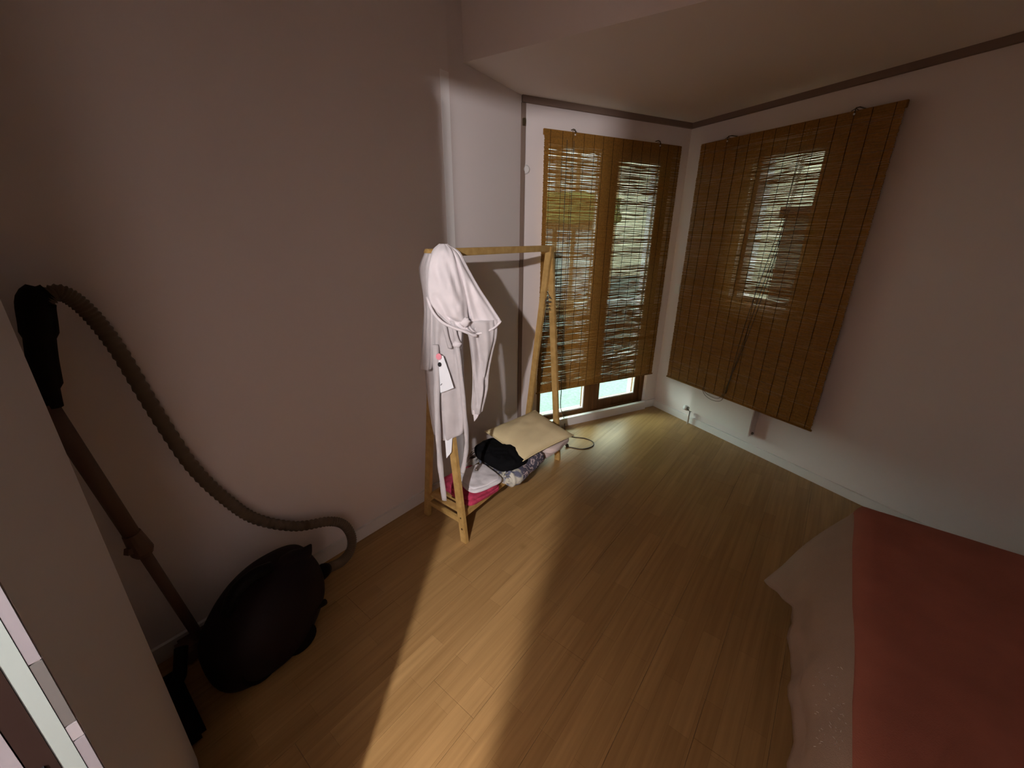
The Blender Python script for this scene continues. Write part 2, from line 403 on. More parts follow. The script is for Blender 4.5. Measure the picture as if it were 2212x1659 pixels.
# doorway: lining, leaf swung right back into the room, hinge
jl = struct('trim_4', B(((DX0 - 0.02, YD - 0.09, 0), (DX0, YD - 0.012, DZ)), ((DX1, YD - 0.09, 0), (DX1 + 0.02, YD + 0.004, DZ)), ((DX0 - 0.02, YD - 0.09, DZ), (DX1 + 0.02, YD + 0.004, DZ + 0.02))), M['white'])
link('metal_strip', B(((DX0 - 0.004, -0.0925, 0), (DX0 + 0.004, -0.0795, DZ))), M['mint'], jl)
link('rubber_seal', B(((DX0 - 0.004, -0.1120, 0), (DX0 + 0.0025, -0.0940, DZ))), M['seal'], jl)
link('seal_lip', B(((DX0 - 0.004, -0.1075, 0.0), (DX0 + 0.0045, -0.1025, 0.97))), M['black'], jl)
link('hall_edge', B(((DX0 - 0.004, -0.1300, 0), (DX0 + 0.003, -0.1130, DZ))), M['stripw'], jl)
P0, P1 = Vector((-0.547, -0.0705, 0)), Vector((-1.205, 0.0005, 0))
ex = (P1 - P0).normalized(); ln = (P1 - P0).length
ML = frame(P0, ex, Vector((ex.y, -ex.x, 0)) * (1 if ex.y * 0 - ex.x * 1 < 0 else -1))
d2 = link('door_2', B(((0, -0.001, 0.008), (ln, 0.035, 1.98)), mx=ML), M['doorw'], bevel=0.002); tag(d2, kind='structure')
for z0_, z1_, nm, mm in ((0.40, 0.976, 'edge_cap', 'stripw'), (0.978, 1.000, 'hinge_pin', 'stripl'), (1.002, 1.095, 'hinge', 'hingeg'), (1.097, 1.97, 'edge_cap', 'stripw')):
    hg = bmesh.new(); box(hg, (-0.5485, -0.0790, z0_), (-0.5455, -0.0702, z1_)); link(nm, hg, M[mm], d2)

# the hall behind the doorway
HX0, HX1, HY = -1.3, 1.3, -2.1
f2 = struct('floor', B(((HX0 - 0.1, HY - 0.1, -0.1), (HX1 + 0.1, YD - 0.08, 0.0))), M['hallf'])
struct('wall_hall_with_added_pier', B(((HX0 - 0.1, HY - 0.1, 0), (HX0, YD - 0.08, 2.55)), ((HX1, HY - 0.1, 0), (HX1 + 0.1, YD - 0.08, 2.55)), ((HX0, HY - 0.1, 0), (HX1, HY, 2.55)), ((-0.144, -0.40, 0), (0.125, -0.32, 2.55))), M['hallw'])  # last box: unseen pier added to stop the bulb's light on the right
struct('ceiling', B(((HX0 - 0.1, HY - 0.1, 2.55), (HX1 + 0.1, YD - 0.08, 2.65))), M['ceil'])

d3 = struct('added_dark_door_3', B(((-1.25, HY, 0), (-0.10, HY + 0.05, 2.05))), M['dwood'], bevel=0.004)  # unseen dark door, added to cut hall bounce onto the radiator wall
bm = bmesh.new(); tube(bm, [(-0.20, HY + 0.05, 1.02), (-0.20, HY + 0.10, 1.02), (-0.32, HY + 0.10, 1.02)], 0.009, 8); link('handle', bm, M['steel'], d3, smooth=True)
d4 = struct('added_dark_door_4', B(((HX0, -1.15, 0), (HX0 + 0.05, -0.25, 2.05))), M['dwood'], bevel=0.004)  # second unseen dark door, added to shape the hall light
bm = bmesh.new(); tube(bm, [(HX0 + 0.05, -0.33, 1.02), (HX0 + 0.10, -0.33, 1.02), (HX0 + 0.10, -0.45, 1.02)], 0.009, 8); link('handle', bm, M['steel'], d4, smooth=True)

LP = Vector((0.10, -1.02, 1.90))
pd = empty('pendant_lamp', (LP.x, LP.y, 2.55)); tag(pd, 'bare lit bulb on a cord from the hall ceiling behind the doorway', 'lamp')
b_ = bmesh.new(); tube(b_, [LP + Vector((0, 0, 0.10)), (LP.x, LP.y, 2.55)], 0.004, 6); link('cord', b_, M['black'], pd)
b_ = bmesh.new(); tube(b_, [LP + Vector((0, 0, 0.025)), LP + Vector((0, 0, 0.11))], 0.018, 12); link('socket', b_, M['black'], pd)
b_ = bmesh.new(); tube(b_, [(LP.x, LP.y, 2.52), (LP.x, LP.y, 2.55)], 0.05, 16); link('ceiling_rose', b_, M['white'], pd)
b_ = bmesh.new(); bmesh.ops.create_icosphere(b_, subdivisions=2, radius=0.026, matrix=Matrix.Translation(LP)); link('bulb', b_, M['bulb'], pd, smooth=True)
M['bulb'].node_tree.nodes['Principled BSDF'].inputs['Emission Strength'].default_value = LAMP / (4 * math.pi * math.pi * 0.026 ** 2)

# ================================================================= BED
BX, BY, BZ = 0.255, 2.06, 0.42
bed = empty('bed', (0.85, 1.0, 0)); tag(bed, 'low single bed under a rose red bedspread by the right wall', 'bed')
link('base', B(((BX + 0.04, 0.02, 0.14), (1.42, BY - 0.06, 0.24))), M['dwood'], bed)
link('mattress', B(((BX + 0.015, 0.0, 0.24), (1.44, BY - 0.03, BZ - 0.012))), M['mattress'], bed, bevel=0.02)
for x in (BX + 0.09, 1.37):
    for y in (0.08, BY - 0.14): link('leg', B(((x - 0.03, y - 0.03, 0), (x + 0.03, y + 0.03, 0.15))), M['dwood'], bed)
sp = empty('bedspread', (0.85, 1.0, BZ)); tag(sp, 'rose red bedspread with beige border draped over the low bed', 'bedspread')
# outline of the mattress top and the hem that hangs from it
top, hem = [], []
NS = 60
for i in range(NS + 1):
    y = -0.02 + (BY - 0.10 + 0.02) * i / NS
    top.append(Vector((BX + 0.006 * math.sin(y * 9), y, BZ)))
    hx = 0.185 - 0.052 * min(1, max(0, (y - 0.95) / 0.5)) + 0.003 * math.sin(y * 31) + 0.003 * math.sin(y * 57)
    g_ = max(0.0, (y - 1.545) / (BY - 0.10 - 1.545))
    hem.append(Vector((hx, y, 0.19 + 0.006 * math.sin(y * 13))) if g_ == 0 else Vector((0.131, 1.545, 0.195)).lerp(Vector((0.028, 1.745, 0.095)), g_))
for i in range(1, 9):
    a = R(90 * i / 8)
    top.append(Vector((BX + 0.10 - 0.10 * math.cos(a), BY - 0.10 + 0.10 * math.sin(a), BZ)))
    q = Vector((0.028, 1.745, 0.095)); e = Vector((BX + 0.12, BY + 0.06, 0.13))
    hem.append(q.lerp(e, i / 8))
for i in range(1, 31):
    x = BX + 0.10 + (1.44 - BX - 0.10) * i / 30
    top.append(Vector((x, BY, BZ))); hem.append(Vector((x + 0.02, BY + 0.06 + 0.012 * math.sin(x * 30), 0.13)))
bm = bmesh.new(); KN = 14; grid = []
for i, (t, h) in enumerate(zip(top, hem)):
    inn = Vector((0.03, 0, 0)) if i <= NS else Vector((0, -0.03, 0)) if i > NS + 8 else Vector((0.02, -0.02, 0))
    col = [bm.verts.new(t + inn + Vector((0, 0, 0.008)))]
    for k in range(KN + 1):
        s = k / KN
        p = t.lerp(h, s)
        out = (h - t); out.z = 0
        if out.length > 0: out.normalize()
        p = p + out * 0.025 * math.sin(math.pi * min(1, s * 1.3)) + Vector((0, 0, 0.008 * math.sin(math.pi * s)))
        fold = 0.004 * s * math.sin(i * 0.9 + 2 * nz((i * 0.2, s, 0))) 
        col.append(bm.verts.new(p + out * fold))
    grid.append(col)
for i in range(len(grid) - 1):
    for k in range(KN + 1): bm.faces.new((grid[i][k], grid[i + 1][k], grid[i + 1][k + 1], grid[i][k + 1]))
bo = link('border', bm, M['spreadb'], sp, smooth=True)
so = bo.modifiers.new('thickness', 'SOLIDIFY'); so.thickness = 0.006; so.offset = 0
bm = bmesh.new(); nx_, ny_ = 40, 60; g = []
for i in range(nx_ + 1):
    r_ = []
    for j in range(ny_ + 1):
        x = BX + (1.44 - BX) * i / nx_; y = -0.02 + (BY + 0.02) * j / ny_
        # round the far left corner
        cx, cy = BX + 0.10, BY - 0.10
        if x < cx and y > cy:
            d = Vector((x - cx, y - cy)); m_ = max(abs(d.x), abs(d.y))
            if d.length > 0: d = d.normalized() * m_; x, y = cx + d.x, cy + d.y
        e = min(x - BX, BY - y); ed = min(1, max(0, e) / 0.05)
        z = BZ + 0.022 * math.sin(ed * math.pi / 2) + 0.008 * nz((x * 3, y * 3, 0)) * ed
        r_.append(bm.verts.new((x, y, z)))
    g.append(r_)
for i in range(nx_):
    for j in range(ny_): bm.faces.new((g[i][j], g[i + 1][j], g[i + 1][j + 1], g[i][j + 1]))
po = link('panel', bm, M['spreadr'], sp, smooth=True)
so = po.modifiers.new('thickness', 'SOLIDIFY'); so.thickness = 0.006; so.offset = 0
bm = bmesh.new()
for i in range(46):
    y = random.uniform(0.93, 1.16); s = random.uniform(0.05, 0.42)
    j = int((y + 0.02) / (BY - 0.08) * NS)
    p = top[j].lerp(hem[j], s); out = (hem[j] - top[j]); out.z = 0; out.normalize()
    p = Vector((p.x, y, p.z)) + out * (0.025 * math.sin(math.pi * min(1, s * 1.3)) + 0.006) + Vector((0, 0, 0.008 * math.sin(math.pi * s)))
    d = Vector((random.uniform(-0.002, 0.004), random.uniform(-0.012, -0.004), random.uniform(0.004, 0.012)))
    bar(bm, p, p + d, 0.0012, 0.0012)
tag(link('metallic_thread', bm, M['thread'], sp), kind='stuff')

# ================================================================= BLINDS
def blind(name, MX, u0, u1, z0, z1, y, label, hooks, pitch=0.0041, nstr=14):
    """bamboo roller blind hanging at depth y (negative: in front of the wall)"""
    root = empty(name, tuple(MX @ Vector(((u0 + u1) / 2, y, z1)))); tag(root, label, 'blind', 'bamboo blinds on the window walls')
    us = [u0 + (u1 - u0) * (k + 0.5) / nstr + random.uniform(-0.008, 0.008) for k in range(nstr)]
    cuts = [u0] + us + [u1]
    bm = bmesh.new(); n = int((z1 - z0) / pitch)
    rnd = random.Random(name + str(u0))
    for i in range(n):
        zc = z0 + (i + 0.5) * pitch; ju, jv = rnd.uniform(-0.003, 0.002), rnd.uniform(-0.002, 0.003)
        loose = rnd.random() < 0.16
        prev = None; hh = 0.00187 * rnd.uniform(0.85, 1.12); dz = 0
        for k, u in enumerate(cuts):
            uu = u + (ju if k == 0 else jv if k == len(cuts) - 1 else 0)
            dz = rnd.uniform(-0.0004, 0.0004) + (rnd.uniform(-0.0016, 0.0016) if loose else 0)
            h2 = hh * rnd.uniform(0.9, 1.1); yy = y + rnd.uniform(-0.0006, 0.0006)
            sec = [bm.verts.new(MX @ Vector((uu, yy + a, zc + dz + b))) for a, b in ((-0.0011, -h2), (0.0011, -h2), (0.0011, h2), (-0.0011, h2))]
            if prev:
                for q in range(4): bm.faces.new((prev[q], prev[(q + 1) % 4], sec[(q + 1) % 4], sec[q]))
            else: bm.faces.new(sec[::-1])
            prev = sec
        bm.faces.new(prev)
    tag(link('bamboo_sticks', bm, M['bamboo'], root), kind='stuff')
    for u in us:
        bm = bmesh.new(); tube(bm, [MX @ Vector((u + 0.0008 * math.sin(q * 3), y - 0.0028, z0 + (z1 - z0) * q / 8)) for q in range(9)], 0.0014, 5)
        link('string', bm, M['string'], root)
    link('head_rail', B(((u0 - 0.004, y + 0.002, z1 - 0.03), (u1 + 0.004, y + 0.016, z1 + 0.004)), mx=MX), M['bamboo'], root, bevel=0.002)
    bm = bmesh.new(); tube(bm, [MX @ Vector((u0 - 0.006, y, z0 - 0.004)), MX @ Vector((u1 + 0.006, y, z0 - 0.004))], 0.0065, 10)
    link('bottom_rail', bm, M['bamboo'], root, smooth=True)
    for hu in hooks:
        bm = bmesh.new()
        tube(bm, [MX @ Vector((hu, 0.0, z1 + 0.022)), MX @ Vector((hu, y * 0.7, z1 + 0.022)), MX @ Vector((hu, y - 0.006, z1 + 0.014)), MX @ Vector((hu, y - 0.010, z1 - 0.006)), MX @ Vector((hu, y - 0.006, z1 - 0.02))], 0.003, 6)
        tube(bm, [MX @ Vector((hu - 0.02, y - 0.004, z1 + 0.004)), MX @ Vector((hu, y - 0.006, z1 + 0.012)), MX @ Vector((hu + 0.012, y - 0.004, z1 + 0.002))], 0.002, 6)
        hk = link('hook', bm, M['brass'], root, smooth=True)
        bm = bmesh.new(); bmesh.ops.create_icosphere(bm, subdivisions=1, radius=0.006, matrix=Matrix.Translation(MX @ Vector((hu, y - 0.010, z1 - 0.014))))
        link('hook_cap', bm, M['plastic'], hk, smooth=True)
    return root
bf = blind('bamboo_blind', MF, -1.292, -0.118, 0.350, 2.128, -0.04, 'bamboo blind over the brown french door, daylight showing under its hem', (-1.07, -0.34))
br_ = blind('bamboo_blind', MR, 0.185, 1.345, 0.365, 2.120, -0.085, 'wide dark bamboo blind hanging over the radiator, nearest the bed', (0.40, 1.135))

def strand(parent, name, MX, pts, r=0.0016, n=6, m='cord'):
    bm = bmesh.new(); tube(bm, [MX @ p for p in catmull(pts, n)], r, 5); return link(name, bm, M[m], parent, smooth=True)
for k, (a, b) in enumerate(((0.935, 0.735), (0.925, 0.745), (0.905, 0.75))):
    strand(br_, 'pull_cord', MR, [(a, -0.083, 2.10), (a - 0.03, -0.085, 1.60), (a - 0.10 - 0.01 * k, -0.09, 0.94), (b, -0.092, 0.40)], 0.0020)
strand(br_, 'pull_cord', MR, [(0.74, -0.092, 0.40), (0.725, -0.094, 0.335), (0.66, -0.094, 0.312), (0.59, -0.094, 0.325), (0.55, -0.09, 0.365), (0.545, -0.075, 0.40)])
strand(br_, 'pull_cord', MR, [(0.73, -0.092, 0.39), (0.70, -0.094, 0.345), (0.65, -0.094, 0.335), (0.59, -0.094, 0.345), (0.56, -0.09, 0.37), (0.555, -0.075, 0.40)])
for k, a in enumerate((-1.128, -1.075)):
    strand(bf, 'pull_cord', MF, [(a, -0.047, 2.08), (a + 0.004, -0.047, 1.3), (a - 0.002, -0.05, 0.60), (a, -0.052, 0.34)], 0.0020)
strand(bf, 'pull_cord', MF, [(-1.128, -0.052, 0.34), (-1.13, -0.06, 0.22), (-1.14, -0.055, 0.10)])
bm = bmesh.new()
tube(bm, catmull([MF @ Vector((-1.075, -0.052, 0.34)), MF @ Vector((-1.078, -0.06, 0.2)), (-1.555, 2.68, 0.05), (-1.50, 2.60, 0.004), (-1.44, 2.545, 0.004), (-1.38, 2.545, 0.004), (-1.30, 2.578, 0.004), (-1.225, 2.565, 0.004),
              (-1.195, 2.50, 0.004), (-1.235, 2.415, 0.004), (-1.31, 2.385, 0.004), (-1.345, 2.375, 0.004)], 6), 0.0034, 6)
tube(bm, catmull([(-1.43, 2.54, 0.004), (-1.40, 2.47, 0.004), (-1.37, 2.41, 0.005), (-1.335, 2.385, 0.006)], 5), 0.0026, 6)
link('pull_cord', bm, M['cord'], bf, smooth=True)
bm = bmesh.new(); bmesh.ops.create_icosphere(bm, subdivisions=2, radius=0.013, matrix=Matrix.Translation((-1.345, 2.378, 0.013)))
link('cord_knob', bm, M['cord'], bf, smooth=True)

# ================================================================= RADIATOR, small wall fittings
ra = empty('radiator', tuple(MR @ Vector((0.68, -0.03, 0.1)))); tag(ra, 'white flat panel radiator low on the wall behind the dark blind', 'radiator')
link('panel', Rm([((0.445, -0.072, 0.135), (0.972, -0.060, 0.70))]), M['radiator'], ra, bevel=0.004)
link('side_cover', Rm([((0.950, -0.060, 0.138), (0.969, -0.004, 0.695))]), M['radside'], ra)
link('side_cover', Rm([((0.449, -0.060, 0.138), (0.468, -0.004, 0.695))]), M['radside'], ra)
link('top_grille', Rm([((0.449, -0.060, 0.690), (0.968, -0.004, 0.70))]), M['radiator'], ra)
bm = bmesh.new(); tube(bm, [MR @ Vector((0.405, -0.04, 0.135)), MR @ Vector((0.452, -0.04, 0.135))], 0.016, 12); va = link('valve', bm, M['greyv'], ra, smooth=True)
bm = bmesh.new(); tube(bm, [MR @ Vector((0.375, -0.045, 0.135)), MR @ Vector((0.408, -0.041, 0.135))], 0.021, 14); link('valve_cap', bm, M['plastic'], va, smooth=True)
bm = bmesh.new(); tube(bm, [MR @ Vector((0.955, -0.030, 0.158)), MR @ Vector((0.976, -0.035, 0.158))], 0.010, 10); link('drain_plug', bm, M['greyv'], ra, smooth=True)
bm = bmesh.new(); tube(bm, [MR @ Vector((0.43, -0.04, 0.13)), MR @ Vector((0.43, -0.04, 0.0))], 0.007, 8); link('pipe', bm, M['white'], ra, smooth=True)

bm = bmesh.new(); tube(bm, [MF @ Vector((-1.403, 0.0, 1.898)), MF @ Vector((-1.403, -0.008, 1.898)), MF @ Vector((-1.403, -0.014, 1.898))], [0.028, 0.027, 0.019], 20)
bt = link('cable_outlet', bm, M['white'], smooth=False); tag(bt, 'round white cable outlet high on the wall strip beside the french door', 'outlet')
bm = B(((-1.437, -0.028, 2.135), (-1.421, -0.012, 2.175)), mx=MF); 
bt = link('latch', bm, M['brass'], bevel=0.002); tag(bt, 'tiny brown metal catch at the top of the wall corner', 'catch')
sw = empty('wall_switch', tuple(MR @ Vector((0.095, 0, 1.09)))); tag(sw, 'small white switch on the wall corner between the two blinds', 'switch')
link('plate', Rm([((0.06, -0.008, 1.05), (0.13, 0.0, 1.13))]), M['plastic'], sw, bevel=0.002)
link('rocker', Rm([((0.078, -0.012, 1.065), (0.112, -0.008, 1.115))]), M['plastic'], sw)

# ================================================================= CLOTHES RACK
rk = empty('clothes_rack', (-1.39, 1.66, 0)); tag(rk, 'varnished pine clothes rack with A-frame ends and a slatted shelf', 'clothes rack')
Y0, Y1 = 1.185, 2.165
XF0, XB0, XF1, XB1 = -1.232, -1.555, -1.300, -1.580
AX0, AX1 = -1.372, -1.425
ZT = 1.44
def leg(xb, xa, y, yo, up=(0, 1, 0), ext=0.0):
    a = Vector((xb, y + yo, 0)); b = Vector((xa, y + yo, ZT + ext)); bm = bmesh.new(); bar(bm, a, b, 0.040, 0.024, up=(0, 1, 0))
    for v in bm.verts:
        if v.co.z < 0.03: v.co.z = 0.0
    return link('leg', bm, M['pine'], rk, bevel=0.0025)
lg = leg(XF0, AX0 - 0.006, Y0, -0.012); leg(XB0, AX0 + 0.006, Y0, 0.013)
leg(XF1, AX1 - 0.006, Y1, 0.012, ext=0.0); leg(XB1, AX1 + 0.006, Y1, -0.013)
bm = bmesh.new(); bar(bm, (AX0, Y0 - 0.03, ZT - 0.012), (AX1, Y1 + 0.03, ZT - 0.012), 0.026, 0.034); link('rail', bm, M['pine'], rk, bevel=0.003)
def xs(xb, xa, z): return xb + (xa - xb) * z / ZT
ZS = 0.135
f0 = Vector((xs(XF0, AX0, ZS) - 0.022, Y0, ZS)); f1 = Vector((xs(XF1, AX1, ZS) - 0.02, Y1, ZS))
b0 = Vector((xs(XB0, AX0, ZS) + 0.022, Y0, ZS)); b1 = Vector((xs(XB1, AX1, ZS) + 0.02, Y1, ZS))
bm = bmesh.new(); bar(bm, f0, f1, 0.020, 0.036); link('shelf_rail', bm, M['pine'], rk, bevel=0.002)
bm = bmesh.new(); bar(bm, b0, b1, 0.020, 0.036); link('shelf_rail', bm, M['pine'], rk, bevel=0.002)
NSL = 17
for i in range(NSL):
    t = (i + 0.45) / NSL
    a, b = f0.lerp(f1, t), b0.lerp(b1, t); bm = bmesh.new()
    bar(bm, a + Vector((-0.008, 0, 0.012)), b + Vector((0.008, 0, 0.012)), 0.036, 0.013); link('slat', bm, M['pine'], rk, bevel=0.0015)
bm = bmesh.new(); bar(bm, (XF0 - 0.02, Y0 + 0.01, 0.10), (XB0 + 0.02, Y0 + 0.01, 0.10), 0.018, 0.03); link('cross_bar', bm, M['pine'], rk, bevel=0.002)
bm = bmesh.new(); bar(bm, (XF1 - 0.02, Y1 - 0.01, 0.10), (XB1 + 0.02, Y1 - 0.01, 0.10), 0.018, 0.03); link('cross_bar', bm, M['pine'], rk, bevel=0.002)
for zz, rr in ((0.085, 0.006), (0.150, 0.0045)):
    xx = xs(XF0, AX0, zz) + 0.003; bm = bmesh.new(); tube(bm, [(xx, Y0 - 0.021, zz), (xx, Y0 - 0.0255, zz)], rr, 10); link('screw_hole', bm, M['knot'], lg)
# tangle of thin cord caught in the far frame
bm = bmesh.new(); pts = []
for i in range(26):
    a = i * 0.9; pts.append((-1.40 + 0.016 * math.cos(a) + 0.006 * nz((i, 0, 0)), 2.13 + 0.010 * math.sin(a * 1.3), 1.135 - i * 0.0032 + 0.008 * math.sin(a)))
tube(bm, catmull([(-1.425, 2.15, 1.17)] + pts + [(-1.41, 2.12, 1.00), (-1.42, 2.13, 0.93)], 3), 0.0022, 5)
tg = link('cord_tangle', bm, M['cord'], smooth=True); tag(tg, 'small tangle of grey cord caught in the far frame of the rack', 'cord')

# ================================================================= BATHROBE hanging by its hood from the near end of the rail
KR = 0.955
RP = Vector((-1.297, 1.188, 0)); E1 = Vector((0.674, 0.739, 0)).normalized(); E3 = Vector((0.739, -0.674, 0)).normalized()   # E3 towards the room
def rp(a, d, z): return RP + E1 * (a * KR) + E3 * d + Vector((0, 0, 1.5 + (z - 1.5) * KR))
robe = empty('bathrobe', tuple(rp(0, 0, 1.43))); tag(robe, 'white hooded bathrobe hanging by its hood from the rack', 'bathrobe')
def cloth(name, rows, seg=56, nf=5, amp=0.010, seed=0.0, sub=6, m='robe', front=None):
    """rows: (a_left, a_right, z, depth centre, half depth[, z slope]); folded sleeve-like volume"""
    rr = [Vector((*r[:5],)) if False else r for r in rows]
    def itp(j, k):
        P = [Vector((r[j], 0, 0)) for r in rr]; return [v.x for v in catmull(P, k)]
    cols = [itp(j, sub) for j in range(6)]
    rings = []
    for q in range(len(cols[0])):
        aL, aR, z, dc, hd, sl = [c[q] for c in cols]
        ring = []
        for k in range(seg):
            th = 2 * math.pi * k / seg; c, s_ = math.cos(th), math.sin(th)
            e = 0.75
            ca = math.copysign(abs(c) ** e, c); sa = math.copysign(abs(s_) ** e, s_)
            f = amp * (math.sin(th * nf + seed + 2.2 * nz((z * 3, seed, 1.7))) * 0.6 + 1.5 * nz((c * 2.2 + seed, s_ * 2.2, z * 4.5)))
            a = (aL + aR) / 2 + (aR - aL) / 2 * ca + f * c * 0.35
            d = dc + hd * sa + f * s_
            zz = z + sl * ca
            if front: d += front(a, zz) * max(0, s_)
            ring.append(rp(a, d, zz))
        rings.append(ring)
    bm = bmesh.new(); loft(bm, rings); return link(name, bm, M[m], robe, smooth=True)
def crease(a, z, ln_):
    v = 0
    for (a0, z0, a1, z1, wd, dp) in ln_:
        A_, B_, p = Vector((a0, z0)), Vector((a1, z1)), Vector((a, z))
        t = max(0, min(1, (p - A_).dot(B_ - A_) / (B_ - A_).length_squared)); d = (p - A_.lerp(B_, t)).length
        v += dp * math.exp(-(d / wd) ** 2)
    return v
hoodL = [(-0.045, 1.25, 0.02, 1.14, 0.012, -0.014), (-0.045, 1.37, 0.035, 1.21, 0.012, -0.014), (0.0, 1.42, 0.06, 1.24, 0.010, -0.012), (0.01, 1.33, 0.03, 1.17, 0.016, 0.014), (-0.03, 1.17, 0.07, 1.13, 0.010, -0.010)]
hood = cloth('hood', [(-0.020, 0.014, 1.464, 0.0, 0.012, 0), (-0.052, 0.044, 1.436, 0.0, 0.045, 0), (-0.074, 0.064, 1.375, 0.006, 0.062, 0.0), (-0.082, 0.082, 1.29, 0.014, 0.070, 0),
               (-0.076, 0.088, 1.228, 0.02, 0.070, -0.006), (-0.050, 0.090, 1.175, 0.028, 0.062, -0.018), (-0.012, 0.096, 1.138, 0.034, 0.05, -0.016), (0.022, 0.112, 1.108, 0.036, 0.038, -0.012), (0.060, 0.124, 1.092, 0.036, 0.02, -0.006)],
      nf=5, amp=0.010, seed=1.3, front=lambda a, z: crease(a, z, hoodL))
# wide front band of the hood, spreading to a point on the right
bandC = [(0.06, 1.38, 0.11, 1.14, 0.010, 0.012), (0.10, 1.30, 0.15, 1.13, 0.010, -0.010), (0.13, 1.22, 0.19, 1.13, 0.010, 0.008)]
cloth('hood_band', [(0.0, 0.020, 1.458, -0.01, 0.010, 0), (0.022, 0.064, 1.430, -0.008, 0.030, 0), (0.046, 0.094, 1.370, -0.004, 0.042, 0), (0.066, 0.142, 1.285, 0.0, 0.046, 0), (0.074, 0.184, 1.222, 0.004, 0.044, 0),
                    (0.084, 0.216, 1.168, 0.008, 0.038, 0.004), (0.100, 0.238, 1.128, 0.012, 0.030, 0.008), (0.118, 0.236, 1.104, 0.014, 0.020, 0.014)], nf=4, amp=0.008, seed=8.2, front=lambda a, z: crease(a, z, bandC))
# turned edges
bm = bmesh.new(); tube(bm, catmull([rp(-0.084, 0.03, 1.245), rp(-0.066, 0.07, 1.196), rp(-0.030, 0.088, 1.150), rp(0.02, 0.090, 1.122), rp(0.07, 0.088, 1.102), rp(0.105, 0.080, 1.084), rp(0.122, 0.070, 1.078)], 6), 0.0062, 8)
link('hood_hem', bm, M['robe'], hood, smooth=True)
bm = bmesh.new(); tube(bm, catmull([rp(0.124, 0.052, 1.080), rp(0.16, 0.050, 1.088), rp(0.205, 0.044, 1.104), rp(0.240, 0.032, 1.132)], 6), 0.0050, 8)
link('hood_hem', bm, M['robe'], hood, smooth=True)
bm = bmesh.new(); bmesh.ops.create_icosphere(bm, subdivisions=3, radius=1)
for v in bm.verts:
    c_ = v.co; v.co = rp(0.074 + c_.x * 0.022 * (1 + 0.5 * nz(c_ * 2)), 0.080 + c_.y * 0.014, 1.142 + c_.z * 0.020 * (1 + 0.5 * nz(c_ * 3)))
link('hood_gather', bm, M['robe'], hood, smooth=True)
bodyC = [(0.03, 1.1, 0.035, 0.6, 0.006, -0.012), (-0.04, 1.08, -0.03, 0.7, 0.006, -0.008)]
cloth('body', [(-0.068, 0.072, 1.225, 0.0, 0.05, 0), (-0.072, 0.070, 1.10, 0.01, 0.05, 0), (-0.080, 0.062, 1.0, 0.012, 0.052, 0), (-0.078, 0.062, 0.89, 0.012, 0.05, 0), (-0.074, 0.063, 0.775, 0.010, 0.048, 0),
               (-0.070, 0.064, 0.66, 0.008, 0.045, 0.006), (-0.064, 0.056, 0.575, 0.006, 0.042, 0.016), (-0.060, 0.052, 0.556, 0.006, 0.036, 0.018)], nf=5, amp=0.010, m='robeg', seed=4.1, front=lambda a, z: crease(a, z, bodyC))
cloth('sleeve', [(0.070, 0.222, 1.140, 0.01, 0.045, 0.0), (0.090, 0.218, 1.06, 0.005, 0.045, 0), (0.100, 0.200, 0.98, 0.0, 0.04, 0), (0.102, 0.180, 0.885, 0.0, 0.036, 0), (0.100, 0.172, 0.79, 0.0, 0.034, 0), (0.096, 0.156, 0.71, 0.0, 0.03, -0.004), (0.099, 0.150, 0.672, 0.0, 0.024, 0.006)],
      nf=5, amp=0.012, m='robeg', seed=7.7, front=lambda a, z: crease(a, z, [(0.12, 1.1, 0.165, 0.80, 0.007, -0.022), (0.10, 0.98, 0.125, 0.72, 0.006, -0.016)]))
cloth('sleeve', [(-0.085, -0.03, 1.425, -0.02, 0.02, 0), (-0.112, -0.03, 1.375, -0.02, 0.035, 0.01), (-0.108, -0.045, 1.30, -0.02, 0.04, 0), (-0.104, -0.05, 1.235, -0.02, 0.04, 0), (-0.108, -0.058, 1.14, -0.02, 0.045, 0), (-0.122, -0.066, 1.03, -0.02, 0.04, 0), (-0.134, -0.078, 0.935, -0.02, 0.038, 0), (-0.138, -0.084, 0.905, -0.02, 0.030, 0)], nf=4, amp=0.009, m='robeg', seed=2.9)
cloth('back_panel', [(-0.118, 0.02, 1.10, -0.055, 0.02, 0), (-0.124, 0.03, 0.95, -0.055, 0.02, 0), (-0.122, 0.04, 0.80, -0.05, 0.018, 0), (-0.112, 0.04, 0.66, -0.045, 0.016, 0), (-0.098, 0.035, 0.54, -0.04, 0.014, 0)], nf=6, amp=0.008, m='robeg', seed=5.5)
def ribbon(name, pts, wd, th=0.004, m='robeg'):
    P = catmull([Vector(p) for p in pts], 6); bm = bmesh.new(); rings = []
    for i, p in enumerate(P):
        wv = wd * (1 + 0.10 * math.sin(i * 0.8)); tw = 0.35 * math.sin(i * 0.23)
        a1, d1_ = math.cos(tw) * wv / 2, math.sin(tw) * wv / 2
        rings.append([rp(p.x - a1, p.y - d1_ - th, p.z), rp(p.x + a1, p.y + d1_ - th, p.z), rp(p.x + a1, p.y + d1_ + th, p.z), rp(p.x, p.y + th * 1.8, p.z), rp(p.x - a1, p.y - d1_ + th, p.z)])
    loft(bm, rings); return link(name, bm, M[m], robe, smooth=True)
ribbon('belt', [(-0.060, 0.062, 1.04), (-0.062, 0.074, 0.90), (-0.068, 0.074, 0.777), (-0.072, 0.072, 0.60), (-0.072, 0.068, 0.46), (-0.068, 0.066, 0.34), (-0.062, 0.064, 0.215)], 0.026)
belt = ribbon('belt', [(0.034, 0.072, 1.04), (0.046, 0.078, 0.90), (0.055, 0.074, 0.745), (0.063, 0.068, 0.60), (0.062, 0.064, 0.52), (0.050, 0.062, 0.44), (0.036, 0.06, 0.365)], 0.021)
